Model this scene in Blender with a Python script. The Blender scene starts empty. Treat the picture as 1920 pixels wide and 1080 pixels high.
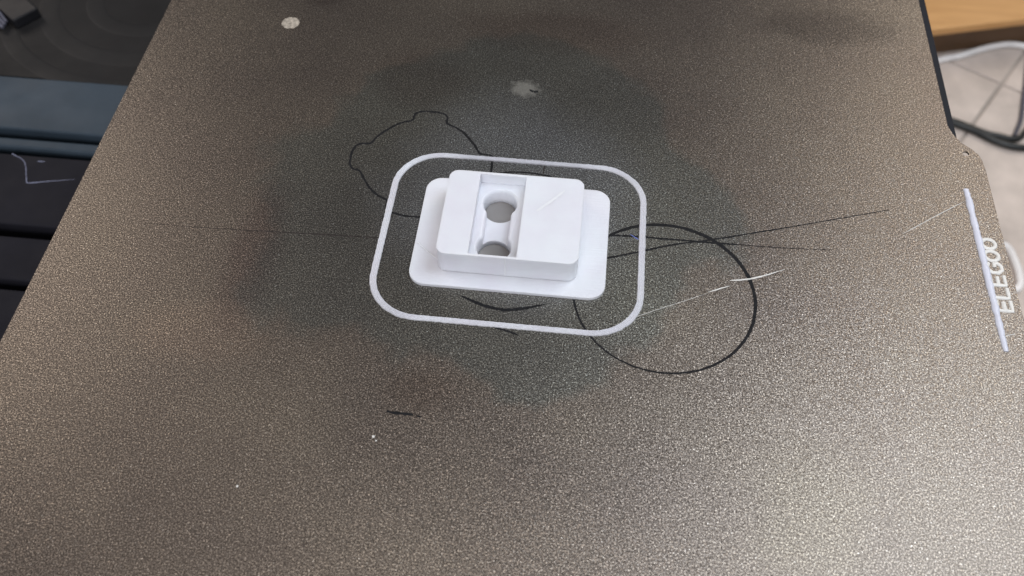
import bpy, bmesh, math, random
from mathutils import Vector, Matrix
random.seed(7)
S = bpy.context.scene
COL = S.collection
MM = 0.001

# ------------------------------------------------------------------ camera
F_PX = 1750.68
cam = bpy.data.cameras.new('camera')
cam.sensor_width = 36.0
cam.lens = F_PX / 1920 * 36
cam.clip_start = 0.01
cam.clip_end = 50
cam.dof.use_dof = True
cam.dof.focus_distance = 0.257
cam.dof.aperture_fstop = 17
co = bpy.data.objects.new('camera', cam)
COL.objects.link(co)
R = Matrix(((0.99441787, -0.0873616, 0.0591696),
            (0.10548252, 0.80952222, -0.57753546),
            (0.00255531, 0.58055295, 0.81421849)))
co.matrix_world = Matrix.Translation((0.14481, -0.04694, 0.2052)) @ R.to_4x4()
S.camera = co
S.view_settings.view_transform = 'Standard'
S.view_settings.look = 'None'
S.view_settings.exposure = 0
S.view_settings.gamma = 1
S.cycles.use_denoising = True
S.cycles.max_bounces = 8

# ------------------------------------------------------------------ light
w = bpy.data.worlds.new('World')
S.world = w
w.use_nodes = True
bg = w.node_tree.nodes['Background']
bg.inputs[0].default_value = (0.70, 0.74, 0.80, 1)
bg.inputs[1].default_value = 0.10


def lamp(name, loc, aim, size, watts, col):
    l = bpy.data.lights.new(name, 'AREA')
    l.shape = 'DISK'
    l.size = size
    l.energy = watts
    l.color = col
    o = bpy.data.objects.new(name, l)
    COL.objects.link(o)
    o.location = loc
    o.rotation_euler = (Vector(aim) - Vector(loc)).to_track_quat('-Z', 'Y').to_euler()
    return o


lamp('key_lamp', (0.62, 0.30, 0.86), (0.13, 0.115, 0), 0.62, 5.9, (0.80, 0.89, 1.0))
lamp('fill_lamp', (0.05, -1.3, 0.75), (0.13, 0.1, 0), 0.8, 13.0, (0.94, 0.95, 1.0))  # added fill behind the camera, lifts the walls facing it
lamp('wall_lamp', (-1.0, 0.84, 0.85), (0.1, 0.1, 0), 0.85, 5.0, (1.0, 0.89, 0.81))
lamp('back_fill', (1.05, 1.25, 0.85), (0.15, 0.15, 0), 0.8, 5.5, (1.0, 0.88, 0.76))  # added lamp that brightens the far right of the sheet
lamp('overhead_fill', (0.05, -0.05, 1.7), (0.1, 0.0, 0), 1.2, 7.0, (1.0, 0.93, 0.89))  # added soft overhead panel, reflected in the near part of the sheet


# ------------------------------------------------------------------ materials
def mat(name, col, rough=0.5, metal=0.0, spec=0.5):
    m = bpy.data.materials.new(name)
    m.use_nodes = True
    b = m.node_tree.nodes['Principled BSDF']
    b.inputs['Base Color'].default_value = (*col, 1)
    b.inputs['Roughness'].default_value = rough
    b.inputs['Metallic'].default_value = metal
    b.inputs['Specular IOR Level'].default_value = spec
    return m, m.node_tree, b


def node(nt, t, **kw):
    n = nt.nodes.new(t)
    for k, v in kw.items():
        setattr(n, k, v)
    return n


def coords(nt):
    return node(nt, 'ShaderNodeTexCoord').outputs['Object']


def noise(nt, vec, scale, detail=2.0, rough=0.5, dist=0.0):
    n = node(nt, 'ShaderNodeTexNoise')
    n.inputs['Scale'].default_value = scale
    n.inputs['Detail'].default_value = detail
    n.inputs['Roughness'].default_value = rough
    n.inputs['Distortion'].default_value = dist
    nt.links.new(vec, n.inputs['Vector'])
    return n


def ramp(nt, fac, stops):
    r = node(nt, 'ShaderNodeValToRGB')
    e = r.color_ramp.elements
    while len(e) < len(stops):
        e.new(0.5)
    for el, (p, c) in zip(e, stops):
        el.position = p
        el.color = (*c, 1) if len(c) == 3 else c
    nt.links.new(fac, r.inputs[0])
    return r.outputs[0]


def mix(nt, a, b, fac, mode='MIX'):
    m = node(nt, 'ShaderNodeMix', data_type='RGBA', blend_type=mode)
    for sock, v in ((m.inputs[6], a), (m.inputs[7], b), (m.inputs[0], fac)):
        if hasattr(v, 'links'):
            nt.links.new(v, sock)
        else:
            sock.default_value = v if not isinstance(v, tuple) else (*v, 1)
    return m.outputs[2]


def math_(nt, op, a, b=None, clamp=False):
    m = node(nt, 'ShaderNodeMath', operation=op, use_clamp=clamp)
    for i, v in enumerate((a, b)):
        if v is None:
            continue
        if hasattr(v, 'links'):
            nt.links.new(v, m.inputs[i])
        else:
            m.inputs[i].default_value = v
    return m.outputs[0]


def rough_normal(nt, vec, scale, k, detail=1.0):
    """grain: tilt the normal by a fine noise"""
    n = noise(nt, vec, scale, detail, 0.6)
    s = node(nt, 'ShaderNodeVectorMath', operation='SUBTRACT')
    nt.links.new(n.outputs['Color'], s.inputs[0])
    s.inputs[1].default_value = (0.5, 0.5, 0.5)
    m = node(nt, 'ShaderNodeVectorMath', operation='SCALE')
    nt.links.new(s.outputs[0], m.inputs[0])
    if hasattr(k, 'links'):
        nt.links.new(k, m.inputs['Scale'])
    else:
        m.inputs['Scale'].default_value = k
    g = node(nt, 'ShaderNodeNewGeometry')
    a = node(nt, 'ShaderNodeVectorMath', operation='ADD')
    nt.links.new(g.outputs['Normal'], a.inputs[0])
    nt.links.new(m.outputs[0], a.inputs[1])
    z = node(nt, 'ShaderNodeVectorMath', operation='NORMALIZE')
    nt.links.new(a.outputs[0], z.inputs[0])
    return z.outputs[0]


def bump(nt, h, strength, dist):
    b = node(nt, 'ShaderNodeBump')
    b.inputs['Strength'].default_value = strength
    b.inputs['Distance'].default_value = dist
    nt.links.new(h, b.inputs['Height'])
    return b.outputs[0]


# textured powder-coated sheet: bronze grain
def make_sheet_mat():
    m, nt, b = mat('bronze_powder_coat', (0.2, 0.17, 0.14), 0.42, 0.85)
    v = coords(nt)
    grain = noise(nt, v, 2800, 1.5, 0.65)
    fine = ramp(nt, grain.outputs['Fac'], [(0.30, (0.07, 0.058, 0.048)), (0.52, (0.158, 0.138, 0.122)),
                                           (0.70, (0.52, 0.46, 0.385))])
    glint = ramp(nt, noise(nt, v, 2300, 0, 0.5).outputs['Fac'], [(0.73, (0, 0, 0)), (0.86, (1, 1, 1))])
    fine = mix(nt, fine, (0.70, 0.66, 0.60), glint)
    big = noise(nt, v, 14, 3, 0.55)
    tint = ramp(nt, big.outputs['Fac'], [(0.3, (0.90, 0.86, 0.86)), (0.7, (1.06, 1.03, 0.97))])
    c = mix(nt, fine, tint, 1.0, 'MULTIPLY')
    # darker, cooler used area in the middle of the sheet where prints were made
    wn = noise(nt, v, 20, 4, 0.55)

    def patch(cx, cy, rx, ry, r0, r1, wob):
        """soft-edged patch with a wandering outline: 1 inside, 0 outside"""
        q = node(nt, 'ShaderNodeVectorMath', operation='SUBTRACT')
        nt.links.new(v, q.inputs[0])
        q.inputs[1].default_value = (cx * MM, cy * MM, 0)
        q2 = node(nt, 'ShaderNodeVectorMath', operation='MULTIPLY')
        nt.links.new(q.outputs[0], q2.inputs[0])
        q2.inputs[1].default_value = (1 / (rx * MM), 1 / (ry * MM), 0)
        q3 = node(nt, 'ShaderNodeVectorMath', operation='LENGTH')
        nt.links.new(q2.outputs[0], q3.inputs[0])
        dd = math_(nt, 'ADD', q3.outputs['Value'], math_(nt, 'MULTIPLY', math_(nt, 'SUBTRACT', wn.outputs['Fac'], 0.5), wob))
        mr = node(nt, 'ShaderNodeMapRange', interpolation_type='SMOOTHSTEP')
        mr.inputs['From Min'].default_value = r1
        mr.inputs['From Max'].default_value = r0
        nt.links.new(dd, mr.inputs['Value'])
        return mr.outputs[0]

    used = patch(119, 131, 67, 65, 0.95, 1.06, 0.95)
    c = mix(nt, c, mix(nt, c, (0.81, 0.91, 0.95), 1.0, 'MULTIPLY'), used)
    painted_glow = patch(127, 132, 50, 46, 0.35, 1.0, 0.9)  # bluish glow of the white print, painted into the sheet colour
    c = mix(nt, c, mix(nt, c, (1.42, 1.49, 1.68), 1.0, 'MULTIPLY'), painted_glow)
    for px_, py_, prx, pry, tint_ in ((225, 217, 26, 10, (0.70, 0.70, 0.71)), (52, 214, 8, 5, (0.75, 0.73, 0.74)),
                                      (58, 108, 9, 26, (0.84, 0.80, 0.82)), (112, 66, 13, 9, (0.88, 0.84, 0.82)),
                                      (205, 40, 16, 20, (1.05, 1.06, 1.02)), (50, 76, 20, 9, (1.12, 1.08, 1.06)),
                                      (140, 206, 40, 12, (0.86, 0.82, 0.82)), (90, 178, 16, 16, (0.86, 0.82, 0.82))):
        c = mix(nt, c, mix(nt, c, tint_, 1.0, 'MULTIPLY'), patch(px_, py_, prx, pry, 0.4, 1.2, 1.6))
    # one pale rubbed smudge behind the print
    d = node(nt, 'ShaderNodeVectorMath', operation='SUBTRACT')
    nt.links.new(v, d.inputs[0])
    d.inputs[1].default_value = (0.1257, 0.1765, 0)
    dm = node(nt, 'ShaderNodeVectorMath', operation='MULTIPLY')
    nt.links.new(d.outputs[0], dm.inputs[0])
    dm.inputs[1].default_value = (1 / 0.0052, 1 / 0.0044, 0)
    ln = node(nt, 'ShaderNodeVectorMath', operation='LENGTH')
    nt.links.new(dm.outputs[0], ln.inputs[0])
    wob = noise(nt, v, 500, 3, 0.7)
    dist = math_(nt, 'ADD', ln.outputs['Value'], math_(nt, 'MULTIPLY', math_(nt, 'SUBTRACT', wob.outputs['Fac'], 0.5), 1.5))
    sm = node(nt, 'ShaderNodeMapRange')
    sm.inputs['From Min'].default_value = 1.0
    sm.inputs['From Max'].default_value = 0.5
    nt.links.new(dist, sm.inputs['Value'])
    smf = math_(nt, 'MULTIPLY', sm.outputs[0], 0.75)
    c = mix(nt, c, (0.50, 0.48, 0.43), smf)
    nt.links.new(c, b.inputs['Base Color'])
    rr = ramp(nt, big.outputs['Fac'], [(0.3, (0.34,) * 3), (0.7, (0.40,) * 3)])
    nt.links.new(rr, b.inputs['Roughness'])
    nt.links.new(rough_normal(nt, v, 2600, math_(nt, 'ADD', 0.35, math_(nt, 'MULTIPLY', noise(nt, v, 30, 3).outputs['Fac'], 0.45))), b.inputs['Normal'])
    return m


M_SHEET = make_sheet_mat()


def make_white(name, col, rough, sss=0.0, layer=0.0):
    m, nt, b = mat(name, col, rough)
    v = coords(nt)
    n = noise(nt, v, 120, 2)
    c = ramp(nt, n.outputs['Fac'], [(0.3, tuple(x * 0.97 for x in col)), (0.7, col)])
    nt.links.new(c, b.inputs['Base Color'])
    if sss:
        b.inputs['Subsurface Weight'].default_value = sss
        b.inputs['Subsurface Radius'].default_value = (1, 1, 1)
        b.inputs['Subsurface Scale'].default_value = 0.0012
    if layer:
        # irregular layer bands on the walls and faint diagonal fill strokes on the tops
        mp = node(nt, 'ShaderNodeMapping')
        mp.inputs['Scale'].default_value = (20, 20, 2600)
        nt.links.new(v, mp.inputs['Vector'])
        bands = noise(nt, mp.outputs[0], 1.0, 2).outputs['Fac']
        mp2 = node(nt, 'ShaderNodeMapping')
        mp2.inputs['Rotation'].default_value = (0, 0, math.radians(45))
        mp2.inputs['Scale'].default_value = (60, 1700, 1)
        nt.links.new(v, mp2.inputs['Vector'])
        fill = noise(nt, mp2.outputs[0], 1.0, 2).outputs['Fac']
        h = math_(nt, 'ADD', math_(nt, 'MULTIPLY', bands, 0.5), math_(nt, 'MULTIPLY', fill, 0.35))
        nt.links.new(bump(nt, h, layer, 0.00022), b.inputs['Normal'])
        blot = noise(nt, v, 70, 3, 0.6).outputs['Fac']
        tint = ramp(nt, blot, [(0.35, (0.96, 0.945, 0.965)), (0.65, (0.985, 1.0, 1.0))])
        nt.links.new(mix(nt, c, tint, 1.0, 'MULTIPLY'), b.inputs['Base Color'])
    return m


M_PRINT = make_white('white_printed_plastic', (0.79, 0.80, 0.84), 0.40, 0.6, 0.5)
M_LOOP = make_white('thin_translucent_plastic', (0.73, 0.73, 0.77), 0.3, 0.0, 0.2)
M_LOOP.node_tree.nodes['Principled BSDF'].inputs['Transmission Weight'].default_value = 0.12
M_PURGE = make_white('pale_purge_plastic', (0.66, 0.67, 0.76), 0.35, 0.2)
M_RIDGE = make_white('white_plastic_ridge', (0.82, 0.83, 0.86), 0.4)
M_STRAND = make_white('white_strand_plastic', (0.72, 0.70, 0.66), 0.4)


def make_residue(name, col, rough):
    m, nt, b = mat(name, col, rough)
    v = coords(nt)
    n = noise(nt, v, 900, 3, 0.7)
    c = ramp(nt, n.outputs['Fac'], [(0.35, tuple(x * 0.7 for x in col)), (0.75, tuple(min(1, x * 2.2) for x in col))])
    nt.links.new(c, b.inputs['Base Color'])
    nt.links.new(rough_normal(nt, v, 1300, 0.3), b.inputs['Normal'])
    b.inputs['Specular IOR Level'].default_value = 0.2
    return m


M_RES = make_residue('black_residue', (0.008, 0.008, 0.009), 0.75)
M_RES2 = make_residue('faint_brown_residue', (0.026, 0.021, 0.019), 0.7)
M_DOT = make_residue('pale_tan_spot', (0.30, 0.265, 0.22), 0.6)
M_BED, nt, b = mat('dark_bed_metal', (0.010, 0.012, 0.018), 0.5, 0, 0.12)


def make_dark(name, col, rough, spec=0.5):
    m, nt, b = mat(name, col, rough, 0, spec)
    v = coords(nt)
    n = noise(nt, v, 22, 4, 0.6)
    c = ramp(nt, n.outputs['Fac'], [(0.3, tuple(x * 0.75 for x in col)), (0.7, tuple(x * 1.2 for x in col))])
    nt.links.new(c, b.inputs['Base Color'])
    n2 = noise(nt, v, 60, 3, 0.6)
    r = ramp(nt, n2.outputs['Fac'], [(0.3, (rough * 0.85,) * 3), (0.7, (min(1, rough * 1.15),) * 3)])
    nt.links.new(r, b.inputs['Roughness'])
    return m


M_PANEL = make_dark('charcoal_panel', (0.016, 0.0155, 0.021), 0.7, 0.15)
M_BEAM = make_dark('blue_grey_beam', (0.042, 0.060, 0.080), 0.5, 0.2)
M_BACK = make_dark('dark_smoky_panel', (0.016, 0.0155, 0.016), 0.5, 0.15)
M_RING = make_dark('dark_grey_ridge', (0.0185, 0.018, 0.0185), 0.5, 0.15)
M_DISC = make_dark('grey_metal', (0.30, 0.285, 0.275), 0.5)
M_DISC.node_tree.nodes['Principled BSDF'].inputs['Metallic'].default_value = 0.4
M_BLACK = make_dark('black_plastic', (0.006, 0.006, 0.008), 0.5)
M_GREY = make_dark('grey_wire', (0.10, 0.10, 0.13), 0.4)
M_CABLE = make_dark('black_cable_rubber', (0.012, 0.014, 0.014), 0.45)
M_WCABLE = make_dark('white_cable_rubber', (0.84, 0.81, 0.79), 0.4)
M_TILE = make_dark('beige_floor_tile', (0.58, 0.50, 0.445), 0.4)
M_GROUT = make_dark('grey_grout', (0.40, 0.35, 0.31), 0.9)


def make_wood():
    m, nt, b = mat('tan_wood', (0.5, 0.3, 0.14), 0.5)
    v = coords(nt)
    mp = node(nt, 'ShaderNodeMapping')
    mp.inputs['Scale'].default_value = (1, 9, 9)
    nt.links.new(v, mp.inputs['Vector'])
    n = noise(nt, mp.outputs[0], 14, 5, 0.6, 0.6)
    c = ramp(nt, n.outputs['Fac'], [(0.3, (0.56, 0.29, 0.10)), (0.7, (0.70, 0.39, 0.155))])
    nt.links.new(c, b.inputs['Base Color'])
    return m


M_WOOD = make_wood()
M_WOOD_SHADE = make_dark('shaded_tan_wood', (0.13, 0.072, 0.036), 0.6)  # shade on the plank front, put into a darker brown


# ------------------------------------------------------------------ mesh helpers
def link(name, bm, m, parent=None, smooth=False, loc=None):
    me = bpy.data.meshes.new(name)
    bmesh.ops.recalc_face_normals(bm, faces=bm.faces)
    bm.to_mesh(me)
    bm.free()
    me.materials.append(m)
    if smooth:
        for p in me.polygons:
            p.use_smooth = True
        try:
            me.set_sharp_from_angle(angle=math.radians(40))
        except Exception:
            pass
    o = bpy.data.objects.new(name, me)
    COL.objects.link(o)
    if parent:
        o.parent = parent
    if loc:
        o.location = loc
    return o


def tag(o, label=None, cat=None, group=None, kind=None):
    for k, v in (('label', label), ('category', cat), ('group', group), ('kind', kind)):
        if v:
            o[k] = v
    return o


def empty(name, loc):
    o = bpy.data.objects.new(name, None)
    COL.objects.link(o)
    o.location = loc
    o.empty_display_size = 0.01
    return o


def rrect(x0, x1, y0, y1, r, n=10):
    pts = []
    for cx, cy, a0 in ((x1 - r, y1 - r, 0), (x0 + r, y1 - r, 90), (x0 + r, y0 + r, 180), (x1 - r, y0 + r, 270)):
        for i in range(n + 1):
            a = math.radians(a0 + 90 * i / n)
            pts.append((cx + r * math.cos(a), cy + r * math.sin(a)))
    return pts


def prism(pts, z0, z1):
    """bmesh prism from a closed outline (mm)"""
    bm = bmesh.new()
    lo = [bm.verts.new((x * MM, y * MM, z0 * MM)) for x, y in pts]
    hi = [bm.verts.new((x * MM, y * MM, z1 * MM)) for x, y in pts]
    n = len(pts)
    bm.faces.new(lo[::-1])
    bm.faces.new(hi)
    for i in range(n):
        bm.faces.new((lo[i], lo[(i + 1) % n], hi[(i + 1) % n], hi[i]))
    return bm


def bevel_top(bm, z, w, seg=3, both=False):
    es = [e for e in bm.edges if all(abs(v.co.z - z * MM) < 1e-7 for v in e.verts)]
    bmesh.ops.bevel(bm, geom=es, offset=w * MM, segments=seg, profile=0.5, affect='EDGES', clamp_overlap=True)
    return bm


def box(x0, x1, y0, y1, z0, z1, bev=0.0):
    bm = prism([(x0, y0), (x1, y0), (x1, y1), (x0, y1)], z0, z1)
    if bev:
        bmesh.ops.bevel(bm, geom=list(bm.edges), offset=bev * MM, segments=2, affect='EDGES', profile=0.5)
    return bm


def smooth_path(pts, step=0.6, closed=False):
    P = [Vector((p[0], p[1], p[2] if len(p) > 2 else 0)) for p in pts]
    out = []
    n = len(P)
    rng = range(n if closed else n - 1)
    for i in rng:
        p1, p2 = P[i], P[(i + 1) % n]
        p0 = P[(i - 1) % n] if (closed or i > 0) else p1 * 2 - p2
        p3 = P[(i + 2) % n] if (closed or i + 2 < n) else p2 * 2 - p1
        k = max(1, int((p2 - p1).length / step))
        for j in range(k):
            t = j / k
            out.append(0.5 * ((2 * p1) + (p2 - p0) * t + (2 * p0 - 5 * p1 + 4 * p2 - p3) * t * t + (-p0 + 3 * p1 - 3 * p2 + p3) * t ** 3))
    if not closed:
        out.append(P[-1])
    return out


def ribbon(bm, path, width, height, z=0.0, jit=0.0, wj=0.0, seg=4, closed=False, taper=None):
    """raised bead: half-ellipse profile swept along a path (mm) lying on height z"""
    n = len(path)
    rings = []
    for i, p in enumerate(path):
        a = path[(i - 1) % n] if (closed or i > 0) else p
        c = path[(i + 1) % n] if (closed or i < n - 1) else p
        t = (c - a)
        t.z = 0
        t.normalize()
        s = Vector((-t.y, t.x, 0))
        wd = width * (1 + random.uniform(-wj, wj))
        if taper:
            wd *= taper(i / max(1, n - 1))
        off = random.uniform(-jit, jit)
        ring = []
        for k in range(seg + 1):
            an = math.pi * k / seg
            q = p + s * (off + math.cos(an) * wd / 2)
            ring.append(bm.verts.new((q.x * MM, q.y * MM, (z + p.z + math.sin(an) * height * (wd / width if taper else 1)) * MM)))
        rings.append(ring)
    m = n if closed else n - 1
    for i in range(m):
        a, c = rings[i], rings[(i + 1) % n]
        for k in range(seg):
            bm.faces.new((a[k], a[k + 1], c[k + 1], c[k]))
        bm.faces.new((a[seg], a[0], c[0], c[seg]))
    if not closed:
        bm.faces.new(rings[0])
        bm.faces.new(rings[-1][::-1])
    return bm


def tube(bm, path, r, seg=10, closed=False):
    n = len(path)
    rings = []
    for i, p in enumerate(path):
        a = path[max(0, i - 1)]
        c = path[min(n - 1, i + 1)]
        t = (c - a).normalized()
        u = t.cross(Vector((0, 0, 1)))
        if u.length < 1e-4:
            u = Vector((1, 0, 0))
        u.normalize()
        v = u.cross(t).normalized()
        rings.append([bm.verts.new((p + u * math.cos(2 * math.pi * k / seg) * r + v * math.sin(2 * math.pi * k / seg) * r) * MM) for k in range(seg)])
    for i in range(n - 1):
        for k in range(seg):
            bm.faces.new((rings[i][k], rings[i][(k + 1) % seg], rings[i + 1][(k + 1) % seg], rings[i + 1][k]))
    bm.faces.new(rings[0])
    bm.faces.new(rings[-1][::-1])
    return bm


def carve(bm, cutters):
    """subtract the cutter bmeshes and return the resulting bmesh"""
    me = bpy.data.meshes.new('work')
    bmesh.ops.recalc_face_normals(bm, faces=bm.faces)
    bm.to_mesh(me)
    bm.free()
    o = bpy.data.objects.new('work', me)
    COL.objects.link(o)
    tmp = [o]
    for c in cutters:
        cm = bpy.data.meshes.new('cut')
        bmesh.ops.recalc_face_normals(c, faces=c.faces)
        c.to_mesh(cm)
        c.free()
        q = bpy.data.objects.new('cut', cm)
        COL.objects.link(q)
        md = o.modifiers.new('cut', 'BOOLEAN')
        md.operation = 'DIFFERENCE'
        md.object = q
        md.solver = 'EXACT'
        tmp.append(q)
    dg = bpy.context.evaluated_depsgraph_get()
    res = bmesh.new()
    res.from_mesh(o.evaluated_get(dg).to_mesh())
    for q in tmp:
        me = q.data
        bpy.data.objects.remove(q)
        bpy.data.meshes.remove(me)
    return res


# ------------------------------------------------------------------ build sheet
tab = [(257.1, 174.0), (258.3, 170.2), (260.0, 167.2), (262.6, 164.9), (264.2, 162.9), (265.0, 160.4), (265.3, 157.0),
       (265.35, 106), (265.35, 30), (264.9, 27.0), (263.6, 24.6), (260.6, 22.2), (258.3, 19.0), (257.0, 15.0)]
sheet_pts = [(0, -6), (3, -9), (254, -9), (257, -6)] + tab[::-1] + [(257, 246), (254, 249), (3, 249), (0, 246)]
bm = prism(sheet_pts, -0.55, 0)
hole = prism([(260.6 + 0.95 * math.cos(t * math.pi / 10), 162.7 + 0.95 * math.sin(t * math.pi / 10)) for t in range(20)], -2, 2)
bm = carve(bm, [hole])
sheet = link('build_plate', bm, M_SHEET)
tag(sheet, 'speckled bronze steel build sheet with black scorch outlines and a pull tab', 'build plate')

# marks stuck to the sheet, each a thin film with its own thickness
def mark(name, pts, width, label, m=M_RES, closed=False, wj=0.25, jit=0.05, h=0.02, taper=None, step=0.6):
    bm = bmesh.new()
    ribbon(bm, smooth_path(pts, step, closed), width * 1.45, h, 0.004, jit, wj, 4, closed, taper)
    return tag(link(name, bm, m, sheet), label)


ends = lambda t: max(0.12, min(1, t / 0.18, (1 - t) / 0.18))
ring_pts = [(170.72 + 24.32 * math.cos(a), 100.73 + 24.32 * math.sin(a)) for a in [2 * math.pi * i / 60 for i in range(60)]]
# thicker on the upper right side of the ring
bm = bmesh.new()
rp = smooth_path(ring_pts, 0.8, True)
N = len(rp)
rings = ribbon(bm, rp, 0.74, 0.02, 0.004, 0.05, 0.12, 4, True,
               lambda t: 1.12 + 0.42 * math.cos(2 * math.pi * t - 1.05))
tag(link('residue_ring', bm, M_RES, sheet), 'large round black residue outline right of the white print')

mark('residue_outline', [(91.1, 122.3), (90.8, 124), (90.67, 125.7), (87.77, 127.21), (84.81, 129.88), (82.62, 132.9), (80.34, 136.3), (78.26, 136.84),
     (77.13, 138.49), (76.76, 140.63), (76.69, 143.56), (77.3, 145.85), (78.68, 147.14), (81.52, 147.55), (82.17, 148.87),
     (82.96, 150.47), (84.7, 152.94), (87.18, 155.51), (89.45, 157.3), (92.53, 158.78), (92.7, 160.0), (92.99, 161.6),
     (94.49, 162.66), (96.67, 163.05), (99.68, 162.96), (101.99, 162.47), (103.11, 161.13), (103.38, 158.56), (105.69, 157.37),
     (108.52, 155.53), (110.66, 153.22), (112.84, 150.45), (114.43, 147.9), (115.29, 146.86), (118.19, 146.59), (118.9, 145.6),
     (119.2, 142.5), (119.34, 139.6)], 0.5, 'black lobed residue outline at the upper left of the loop')
mark('residue_line', [(91.15, 122.15), (93.21, 121.26), (95.89, 120.66), (99.02, 120.42), (104, 120.7)], 0.46, 'short black curve inside the left side of the loop')
mark('residue_arc', [(120.24, 139.0), (121.32, 139.53), (125.12, 140.47), (129.56, 140.8), (134.61, 140.37), (139.13, 139.37)], 0.4,
     'black arc just behind the white block')
mark('residue_arc', [(115.2, 95.2), (117.12, 94.4), (120.47, 93.01), (124.19, 91.85), (128.54, 91.29), (132.73, 92.08), (136.19, 93.15), (140.6, 94.8)],
     0.62, 'thick black arc in front of the white base', taper=ends)
mark('residue_line', [(125.5, 86.0), (127.8, 85.27), (130.69, 84.58), (133.5, 83.7)], 0.42, 'short black stroke under the front edge of the loop', taper=ends)
mark('residue_line', [(103.11, 58.25), (105.15, 57.96), (109.79, 58.01)], 0.48, 'lone short black dash near the front of the sheet')
mark('residue_line', [(110.6, 57.7), (111.9, 57.6)], 0.3, 'tiny black fleck beside the lone dash')
mark('residue_line', [(150, 109.9), (155.07, 111.52), (163.77, 114.7), (172.79, 118.12), (183.83, 121.16), (195.96, 124.96), (210.7, 129.71), (234.75, 137.65)],
     0.40, 'long straight black line slanting to the upper right', taper=lambda t: 1.2 - 0.75 * t)
mark('residue_line', [(150, 119.3), (155.18, 119.62), (161.7, 120.01), (171.82, 120.05), (179.5, 120.07), (185.25, 120.08), (191, 120.2)],
     0.46, 'level black line from the base to the ring')
mark('residue_line', [(191, 120.2), (202.88, 120.33), (217.14, 121.07)], 0.36, 'faint brown continuation of the level line', M_RES2, taper=lambda t: 1 - 0.6 * t)
mark('residue_line', [(22.98, 109.86), (43.82, 110.16), (68.19, 111.05), (93.16, 111.82)], 0.32,
     'long faint brown line at the left', M_RES2, taper=lambda t: 0.25 + 0.75 * t)
mark('residue_line', [(134.9, 145.0), (134.7, 141.0)], 0.26, 'faint vertical stroke behind the block', M_RES2)

bm = bmesh.new()
vs = [bm.verts.new(((43.9 + (3.0 + random.uniform(-.15, .15)) * math.cos(a)) * MM, (200.0 + (2.9 + random.uniform(-.15, .15)) * math.sin(a)) * MM, 0.00003)) for a in [2 * math.pi * i / 28 for i in range(28)]]
top = bm.faces.new(vs)
r = bmesh.ops.extrude_face_region(bm, geom=[top])
for v in r['geom']:
    if isinstance(v, bmesh.types.BMVert):
        v.co.z = 0.00001
tag(link('pale_spot', bm, M_DOT, sheet), 'pale round spot near the far left of the sheet')
bm = bmesh.new()
ribbon(bm, smooth_path([(127.2, 176.3), (128.3, 175.6), (129.4, 175.5), (130.1, 176.1)], 0.3), 0.9, 0.05, 0.004, 0.1, 0.4, 4, False, ends)
tag(link('dark_pit', bm, M_RES, sheet), 'small dark pit in the pale smudge')

# ------------------------------------------------------------------ heated bed
bm = prism([(1, -6), (259.6, -6), (259.6, 167.6), (259.3, 168.4), (259.5, 246), (1, 246)], -6.6, -0.6)
bed = link('heated_bed', bm, M_BED)
tag(bed, 'dark blue-black heated bed showing as a thin rim under the sheet', 'printer bed')

# ------------------------------------------------------------------ printed part
part = empty('printed_bracket', (0.128, 0.115, 0))
tag(part, 'white printed bracket with stepped block and two-hole slot, inside the loop', '3D print')
OFF = Vector((-0.128, -0.115, 0))


def circ(cx, cy, r, n=48):
    return [(cx + r * math.cos(2 * math.pi * i / n), cy + r * math.sin(2 * math.pi * i / n)) for i in range(n)]


H1, H2 = (123.9, 123.75), (123.9, 108.1)
HX = 123.9
ZB, ZT, SF = 1.1, 9.0, 5.3


def bone(r, hw, fil=1.6):
    """dumbbell outline: two circles joined by a waist of half width hw with filleted corners"""
    pts = []
    a = math.acos((hw + fil) / (r + fil))
    fy = (r + fil) * math.sin(a)
    n = 36
    for i in range(n + 1):
        t = -a + (math.pi + 2 * a) * i / n
        pts.append((HX + r * math.cos(t), H1[1] + r * math.sin(t)))
    for i in range(1, 8):
        t = a * (1 - i / 7)
        pts.append((HX - (hw + fil) + fil * math.cos(t), H1[1] - fy + fil * math.sin(t)))
    for i in range(0, 7):
        t = -a * i / 7
        pts.append((HX - (hw + fil) + fil * math.cos(t), H2[1] + fy + fil * math.sin(t)))
    for i in range(n + 1):
        t = math.pi - a + (math.pi + 2 * a) * i / n
        pts.append((HX + r * math.cos(t), H2[1] + r * math.sin(t)))
    for i in range(1, 8):
        t = math.pi + a * (1 - i / 7)
        pts.append((HX + (hw + fil) + fil * math.cos(t), H2[1] + fy + fil * math.sin(t)))
    for i in range(0, 7):
        t = math.pi - a * i / 7
        pts.append((HX + (hw + fil) + fil * math.cos(t), H1[1] - fy + fil * math.sin(t)))
    return pts


def loft(levels):
    """closed solid through outlines of equal count: [(pts, z), ...] (mm)"""
    bm = bmesh.new()
    rr = [[bm.verts.new((x * MM, y * MM, z * MM)) for x, y in pts] for pts, z in levels]
    n = len(rr[0])
    bm.faces.new(rr[0][::-1])
    bm.faces.new(rr[-1])
    for p, q in zip(rr, rr[1:]):
        for k in range(n):
            bm.faces.new((p[k], p[(k + 1) % n], q[(k + 1) % n], q[k]))
    return bm


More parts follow.
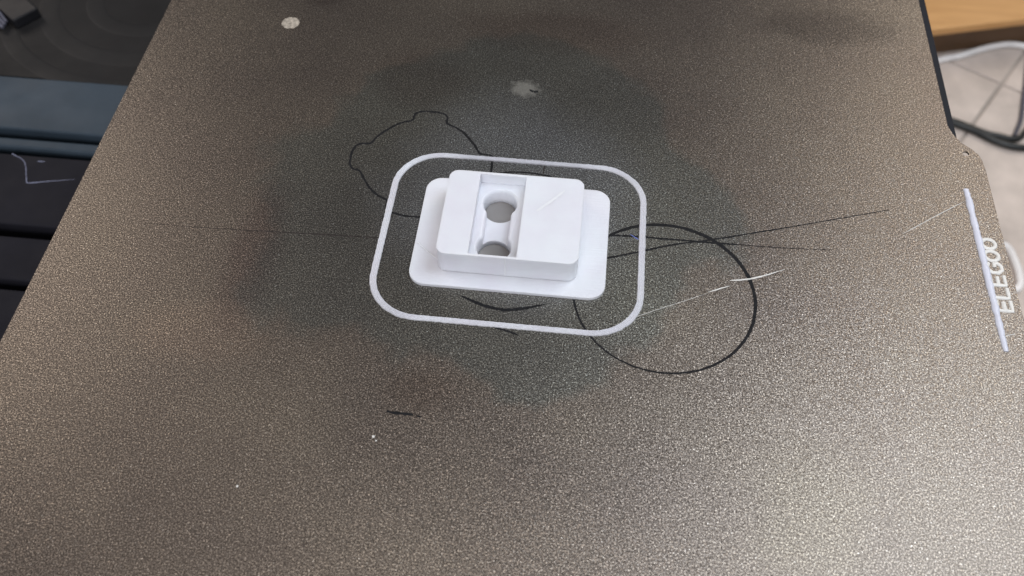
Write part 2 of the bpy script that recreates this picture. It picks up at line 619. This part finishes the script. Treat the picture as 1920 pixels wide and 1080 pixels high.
base_bm = bevel_top(prism(rrect(101.48, 154.83, 96.73, 135.1, 4.6, 12), 0.02, ZB), ZB, 0.3)
base_bm = carve(base_bm, [prism(circ(*H1, 4.6), -1, 3), prism(circ(*H2, 4.6), -1, 3)])
base_bm.transform(Matrix.Translation(OFF))
base = link('base_flange', base_bm, M_PRINT, part, True)
blk = bevel_top(prism(rrect(108.93, 147.0, 101.58, 131.56, 2.7, 10), ZB, ZT), ZT, 0.22)
slot = box(117.6, 130.65, 102.25, 130.8, SF, 12.0)
pocket = loft([(bone(4.6, 3.4), 2.0), (bone(4.65, 3.42), 4.3), (bone(4.85, 3.6), 5.0), (bone(5.2, 3.95), 5.3), (bone(5.2, 3.95), 5.8)])
blk = carve(blk, [slot, pocket, prism(circ(*H1, 4.6), 0, 3), prism(circ(*H2, 4.6), 0, 3)])
blk.transform(Matrix.Translation(OFF))
block = link('block', blk, M_PRINT, part, True)
for (hx, hy), lab in ((H1, 'smooth grey metal disc seated in the rear hole of the white print'),
                      (H2, 'smooth grey metal disc seated in the front hole of the white print')):
    dm = bevel_top(prism(circ(0, 0, 4.4, 40), 0.02, 0.6), 0.6, 0.12)
    tag(link('metal_disc', dm, M_DISC, None, True, (hx * MM, hy * MM, 0)), lab, 'metal disc', 'metal discs inside the white print')
# seam of the printed layers down the front of the block, and the stray ridges left by the nozzle
bm = bmesh.new()
ribbon(bm, [Vector((0, 0, 0)), Vector((0, 7.6, 0))], 0.4, 0.045, 0, 0.02, 0.2)
bm.transform(Matrix.Translation((-0.0003, -0.01341, 0.0012)) @ Matrix.Rotation(math.radians(90), 4, 'X'))
tag(link('seam', bm, M_RIDGE, part, True), 'thin raised seam down the front of the block')
for pts in ([(142.4, 127.9), (138.3, 122.9), (133.7, 117.9)],):
    bm = bmesh.new()
    ribbon(bm, smooth_path(pts, 0.6), 0.9, 0.016, 8.992, 0.02, 0.2, 4, False, ends)
    bm.transform(Matrix.Translation(OFF))
    tag(link('ridge', bm, M_RIDGE, part, True), 'slanting nozzle ridge on the block top')
bm = bmesh.new()
ribbon(bm, smooth_path([(102.2, 110.6, 0), (105.4, 107.7, 0.1), (108.8, 104.8, 0.5)], 0.5), 0.3, 0.1, 1.09, 0.02, 0.2)
bm.transform(Matrix.Translation(OFF))
tag(link('strand', bm, M_RIDGE, part, True), 'fine strand slanting over the left of the base')

# ------------------------------------------------------------------ skirt loop
def ring_profile(n=420):
    o = rrect(90.9, 165.4, 85.5, 145.75, 14, 24)
    i = rrect(92.85, 163.5, 87.1, 144.2, 12.4, 24)

    def at(poly, th):
        d = Vector((math.cos(th), math.sin(th)))
        c = Vector((127.9, 115.6))
        best = None
        m = len(poly)
        for k in range(m):
            p = Vector(poly[k]) - c
            q = Vector(poly[(k + 1) % m]) - c
            e = q - p
            den = d.x * e.y - d.y * e.x
            if abs(den) < 1e-9:
                continue
            t = (p.x * e.y - p.y * e.x) / den
            s = (p.x * d.y - p.y * d.x) / den
            if t > 0 and -1e-6 <= s <= 1 + 1e-6:
                best = t
        return c + d * best
    out = []
    for k in range(n):
        th = 2 * math.pi * k / n
        out.append((at(i, th), at(o, th)))
    return out


bm = bmesh.new()
prof = ring_profile()
rings = []
ridges = 4
per = 4
for (a, c) in prof:
    d = (c - a)
    ring = []
    ji = random.uniform(-0.05, 0.05)
    jo = random.uniform(-0.09, 0.09)
    a2 = a + d.normalized() * ji
    d2 = d + d.normalized() * (jo - ji)
    hz = 0.52 + random.uniform(-0.03, 0.03)
    ring.append((a2, 0.01))
    tot = ridges * per
    for k in range(tot + 1):
        f = k / tot
        ph = (k % per) / per
        h = hz * (0.62 + 0.38 * math.sin(math.pi * ph)) if 0 < k < tot else hz * 0.6
        ring.append((a2 + d2 * (0.03 + 0.94 * f), h))
    ring.append((a2 + d2, 0.01))
    rings.append([bm.verts.new((p.x * MM - 0.128, p.y * MM - 0.1156, h * MM)) for p, h in ring])
n = len(rings)
for i in range(n):
    p, q = rings[i], rings[(i + 1) % n]
    for k in range(len(p) - 1):
        bm.faces.new((p[k], p[k + 1], q[k + 1], q[k]))
    bm.faces.new((p[-1], p[0], q[0], q[-1]))
loop = link('skirt_loop', bm, M_LOOP, None, True, (0.128, 0.1156, 0))
tag(loop, 'pale lavender rounded-rectangle skirt loop lying around the white print', 'plastic loop')

# ------------------------------------------------------------------ purge line with lettering
bm = bmesh.new()
ribbon(bm, smooth_path([(258.15, 148.0), (258.25, 144.0), (258.35, 130), (258.5, 110), (258.7, 92.2)], 0.8), 2.0, 0.55, 0.005, 0.07, 0.10, 6, False,
       lambda t: (0.8 if t < 0.06 else (1.0 if t < 0.75 else 1.0 - 1.2 * (t - 0.75))) * (1 + 0.06 * math.sin(t * 61) + 0.05 * math.sin(t * 23)))
purge = link('purge_line', bm, M_PURGE, None, True)
tag(purge, 'long pale purge strip with the word ELEGOO, at the right edge of the sheet', 'purge strip')
# letters read along +y, tops towards -x : glyph x -> y, glyph y -> -x
W_, H_ = 3.3, 3.8
GL = {
    'E': [[(W_, 0), (0, 0), (0, H_), (W_, H_)], [(0, H_ / 2), (W_ * 0.85, H_ / 2)]],
    'L': [[(0, H_), (0, 0), (W_, 0)]],
    'G': [[(W_, H_ * 0.86), (W_ * 0.72, H_), (W_ * 0.3, H_), (0, H_ * 0.7), (0, H_ * 0.3), (W_ * 0.3, 0), (W_ * 0.72, 0), (W_, H_ * 0.25), (W_, H_ * 0.48), (W_ * 0.55, H_ * 0.48)]],
    'O': [[(W_ * 0.5 + W_ * 0.52 * math.cos(2 * math.pi * i / 14), H_ / 2 + H_ * 0.5 * math.sin(2 * math.pi * i / 14)) for i in range(14)]],
}
base_y = 105.0
for i, ch in enumerate('ELEGOO'):
    bm = bmesh.new()
    for si, st in enumerate(GL[ch]):
        y0 = base_y + i * 4.2
        bx = 262.95 - (y0 - 105) * 0.012
        pts = [Vector((bx - gy, y0 + gx + 0.3, 0)) for gx, gy in st]
        cl = ch == 'O'
        fine = []
        m = len(pts)
        for k in range(m if cl else m - 1):
            p, q = pts[k], pts[(k + 1) % m]
            for j in range(3):
                fine.append(p.lerp(q, j / 3))
        if not cl:
            fine.append(pts[-1])
        ribbon(bm, fine, 1.15, 0.32, 0.003 + 0.004 * si + 0.002 * i, 0.03, 0.1, 4, cl)
    link('letter', bm, M_STRAND, purge, True)


# ------------------------------------------------------------------ stray plastic on the sheet
def strand(pts, width, h, label, m=M_STRAND, taper=ends, z=0.01, jit=0.05, cat='plastic strand', name='plastic_strand'):
    bm = bmesh.new()
    ribbon(bm, smooth_path(pts, 0.7), width, h, z, jit, 0.25, 4, False, taper)
    return tag(link(name, bm, m, None, True), label, cat)


strand([(188.4, 107.4), (193.04, 108.28), (197.42, 109.84), (203.5, 112.8)], 0.75, 0.35, 'short bright white strand lying across the black ring',
       z=0.05, taper=lambda t: 0.2 + 0.6 * math.sin(math.pi * min(1, t * 1.1)) ** 0.7 * (1 - 0.5 * t))
strand([(160.5, 91.3), (170.08, 96.28), (177.15, 99.82), (183.0, 102.9)], 0.12, 0.08, 'hair-fine pale strand inside the black ring, towards the loop')
strand([(182.5, 102.9), (185.5, 104.3), (188.6, 105.7)], 0.34, 0.16, 'short pale dash of strand between the fine hair and the bright strand')
strand([(237.02, 128.73), (245.3, 134.91), (252.04, 139.84), (257.3, 143.6)], 0.22, 0.14, 'fine white strand trailing left from the top of the purge strip')
strand([(258.9, 96.8), (260.16, 97.36), (262.2, 98.08)], 0.28, 0.14, 'tiny white strand poking right near the foot of the purge strip')
M_DIM = make_dark('dull_grey_strand', (0.22, 0.23, 0.32), 0.5)
M_BLUE, nt, b = mat('blue_plastic', (0.12, 0.16, 0.45), 0.4)
strand([(160.9, 120.7), (162.3, 119.7), (163.6, 118.9)], 0.32, 0.15, 'tiny blue fibre tucked against the right side of the loop', M_BLUE)


def speck(x, y, r, label):
    bm = bmesh.new()
    bmesh.ops.create_icosphere(bm, subdivisions=1, radius=r * MM)
    for v in bm.verts:
        v.co.x *= random.uniform(0.7, 1.3)
        v.co.z = max(v.co.z * 0.6, -0.3 * r * MM)
    tag(link('plastic_crumb', bm, M_STRAND, None, True, (x * MM, y * MM, 0.3 * r * MM)), label, 'plastic crumb')


speck(101.17, 50.97, 0.42, 'larger white crumb in front of the lone black dash')
speck(102.0, 50.0, 0.25, 'smaller white crumb beside the larger crumb')
speck(71.96, 34.95, 0.34, 'white crumb alone at the lower left of the sheet')

# ------------------------------------------------------------------ printer chassis seen past the left edge
ch = empty('printer_chassis', (0.0, 0.15, -0.3))
tag(ch, 'dark printer deck with blue-grey beam and charcoal panels past the left edge', 'printer chassis')
CO = Vector((0, -0.15, 0.3))


def cpart(name, bm, m, label=None, smooth=False):
    bm.transform(Matrix.Translation(CO))
    return tag(link(name, bm, m, ch, smooth), label)


X0, X1 = -190, 150
cpart('chassis_box', box(X0 + 4, X1 - 4, -60, 320, -300, -72), M_BLACK)
cpart('deck_panel', box(X0, X1, 60, 122.6, -71.5, -61, 0.8), M_PANEL, 'nearest charcoal deck panel')
cpart('deck_panel', box(X0, X1, 126.2, 145.0, -71.5, -60.4, 0.8), M_PANEL, 'narrow charcoal deck panel')
cpart('deck_panel', box(X0, X1, 150.2, 184.0, -71.5, -60, 0.8), M_PANEL, 'wide charcoal deck panel with a pale bent strand on it')
cpart('beam_lip', box(X0, X1, 187.4, 192.6, -71.5, -60, 1.2), M_BEAM)
cpart('beam', box(X0, X1, 196.2, 225.4, -71.5, -59, 0.9), M_BEAM)
cpart('back_panel', box(X0, X1, 226.2, 330, -71.5, -60, 0.4), M_BACK)
strand([(-74, 184.8 - 0.9, 0), (-67.6, 180.4, 0), (-63.2, 172.0, 0), (-61.6, 170.1, 0), (-54.5, 171.7, 0), (-45.0, 173.7, 0)], 0.42, 0.3,
       'bent pale strand lying on the wide charcoal panel', M_DIM, z=-60, taper=lambda t: 1.0 if t < 0.6 else 1.0 - 1.9 * (t - 0.6))
strand([(-62.8, 181.0, 0), (-59.6, 181.4, 0)], 0.5, 0.35, 'tiny pale chip beside the bent strand on the charcoal panel', M_DIM, z=-60, name='plastic_chip', cat='plastic chip')
for rad, wd in ((62, 7.5), (44, 9.0), (24, 8.0)):
    bm = bmesh.new()
    c = (-52, 282)
    pts = [Vector((c[0] + rad * math.cos(a), c[1] + rad * 0.92 * math.sin(a), 0)) for a in [math.radians(150 + 160 * i / 50) for i in range(51)]]
    ribbon(bm, pts, wd, 0.14, -60, 0, 0, 8)
    cpart('curved_ridge', bm, M_RING, None, True)

# dark clip in the far left corner
cl = empty('cable_clip', (-0.108, 0.262, -0.06))
tag(cl, 'black cable clip with grey wires in the far left corner', 'cable clip')
bm = box(-8, 9, -2, 10, 0, 5, 0.8)
bm.transform(Matrix.Rotation(math.radians(-38), 4, 'Z'))
link('clip_body', bm, M_BLACK, cl)
for k in range(3):
    bm = bmesh.new()
    tube(bm, smooth_path([(-16 + k * 1.0, 8 - k * 3, 3), (-6, 1 - k * 2.6, 4.5), (1, -5 - k * 1.9, 2)], 1.0), 0.8)
    link('wire', bm, M_GREY, cl, True)

# ------------------------------------------------------------------ room floor past the right edge
FZ = -300
gr = box(150, 1100, 100, 1200, FZ - 20, FZ - 1.2)
floor = link('floor', gr, M_GROUT)
floor['kind'] = 'structure'
ang = math.radians(57.5)
ux = Vector((math.cos(ang), math.sin(ang), 0))
uy = Vector((-ux.y, ux.x, 0))
org = Vector((471.2, 549.4, 0))
TS = 300
for i in range(-2, 2):
    for j in range(-2, 2):
        bm = box(1.1, TS - 1.1, 1.1, TS - 1.1, -10, 0, 0.8)
        o = link('tile', bm, M_TILE, floor)
        p = org + ux * i * TS + uy * j * TS
        o.matrix_world = Matrix(((ux.x, uy.x, 0, p.x * MM), (ux.y, uy.y, 0, p.y * MM), (0, 0, 1, FZ * MM), (0, 0, 0, 1)))

# wooden board
wd = empty('wooden_board', (0.42, 0.575, FZ * MM))
tag(wd, 'tan wooden furniture plank with a brown shaded front, on the tiled floor', 'wooden plank')
wr = Matrix.Rotation(math.radians(16), 4, 'Z')
bm = box(-60, 420, -3, 320, 25, 32, 1.2)
bm.transform(wr)
link('top_board', bm, M_WOOD, wd)
bm = box(-56, 416, 4, 316, 0, 25, 0.5)
bm.transform(wr)
link('shaded_plank_front', bm, M_WOOD_SHADE, wd)


def cable(name, pts, r, m, label):
    bm = bmesh.new()
    tube(bm, smooth_path([(x, y, FZ + r) for x, y in pts], 3), r, 12)
    return tag(link(name, bm, m, None, True), label, 'cable')


mid = lambda a, b: [((x0 + x1) / 2, (y0 + y1) / 2) for (x0, y0), (x1, y1) in zip(a, b)]
wc = mid([(397.28, 508.09), (412.58, 514.32), (425.8, 521.64), (438.93, 527.89), (451.66, 531.52), (463.36, 530.0)],
         [(452.74, 630.03), (471.4, 637.62), (487.52, 646.55), (503.55, 654.17), (519.07, 658.6), (533.34, 656.75)])
cable('white_cable', [(405, 555)] + wc + [(520, 585), (536, 560)], 2.6, M_WCABLE, 'white cable curving along the front of the wooden plank')
bl = mid([(399.04, 443.19), (408.91, 438.63), (418.79, 431.75), (429.96, 426.69), (441.83, 425.64)],
         [(454.9, 550.87), (466.92, 545.3), (478.98, 536.92), (492.6, 530.74), (507.08, 529.46)])
cable('black_cable', [(405, 506)] + bl + [(500, 482), (530, 500)], 2.6, M_CABLE, 'black cable sagging across the floor, lower of the pair')
b2 = mid([(399.45, 445.67), (415.44, 437.74), (426.03, 434.91), (436.86, 433.72), (445.32, 442.59)],
         [(455.4, 553.89), (474.89, 544.22), (487.81, 540.77), (501.02, 539.31), (511.34, 550.13)])
cable('black_cable', [(405, 508)] + b2 + [(492, 520), (505, 560)], 2.3, M_CABLE, 'black cable bending back up the floor, upper of the pair')
th = mid([(455.93, 493.99), (450.17, 474.41), (444.26, 453.8), (436.38, 436.83)],
         [(524.28, 612.83), (517.26, 588.95), (510.05, 563.81), (500.43, 543.11)])
cable('grey_cable', [(500, 590)] + th, 1.6, M_GREY, 'thin grey cable curving down the tiles to the black cables')
w2 = mid([(407.96, 339.73), (412.55, 336.87), (414.37, 326.71), (414.88, 316.62), (411.87, 306.35)],
         [(465.77, 424.68), (471.37, 421.19), (473.59, 408.79), (474.2, 396.48), (470.54, 383.97)])
cable('white_cable', [(420, 384)] + w2 + [(425, 340)], 2.6, M_WCABLE, 'white cable loop peeking out beside the sheet tab')
bpy.context.view_layer.update()
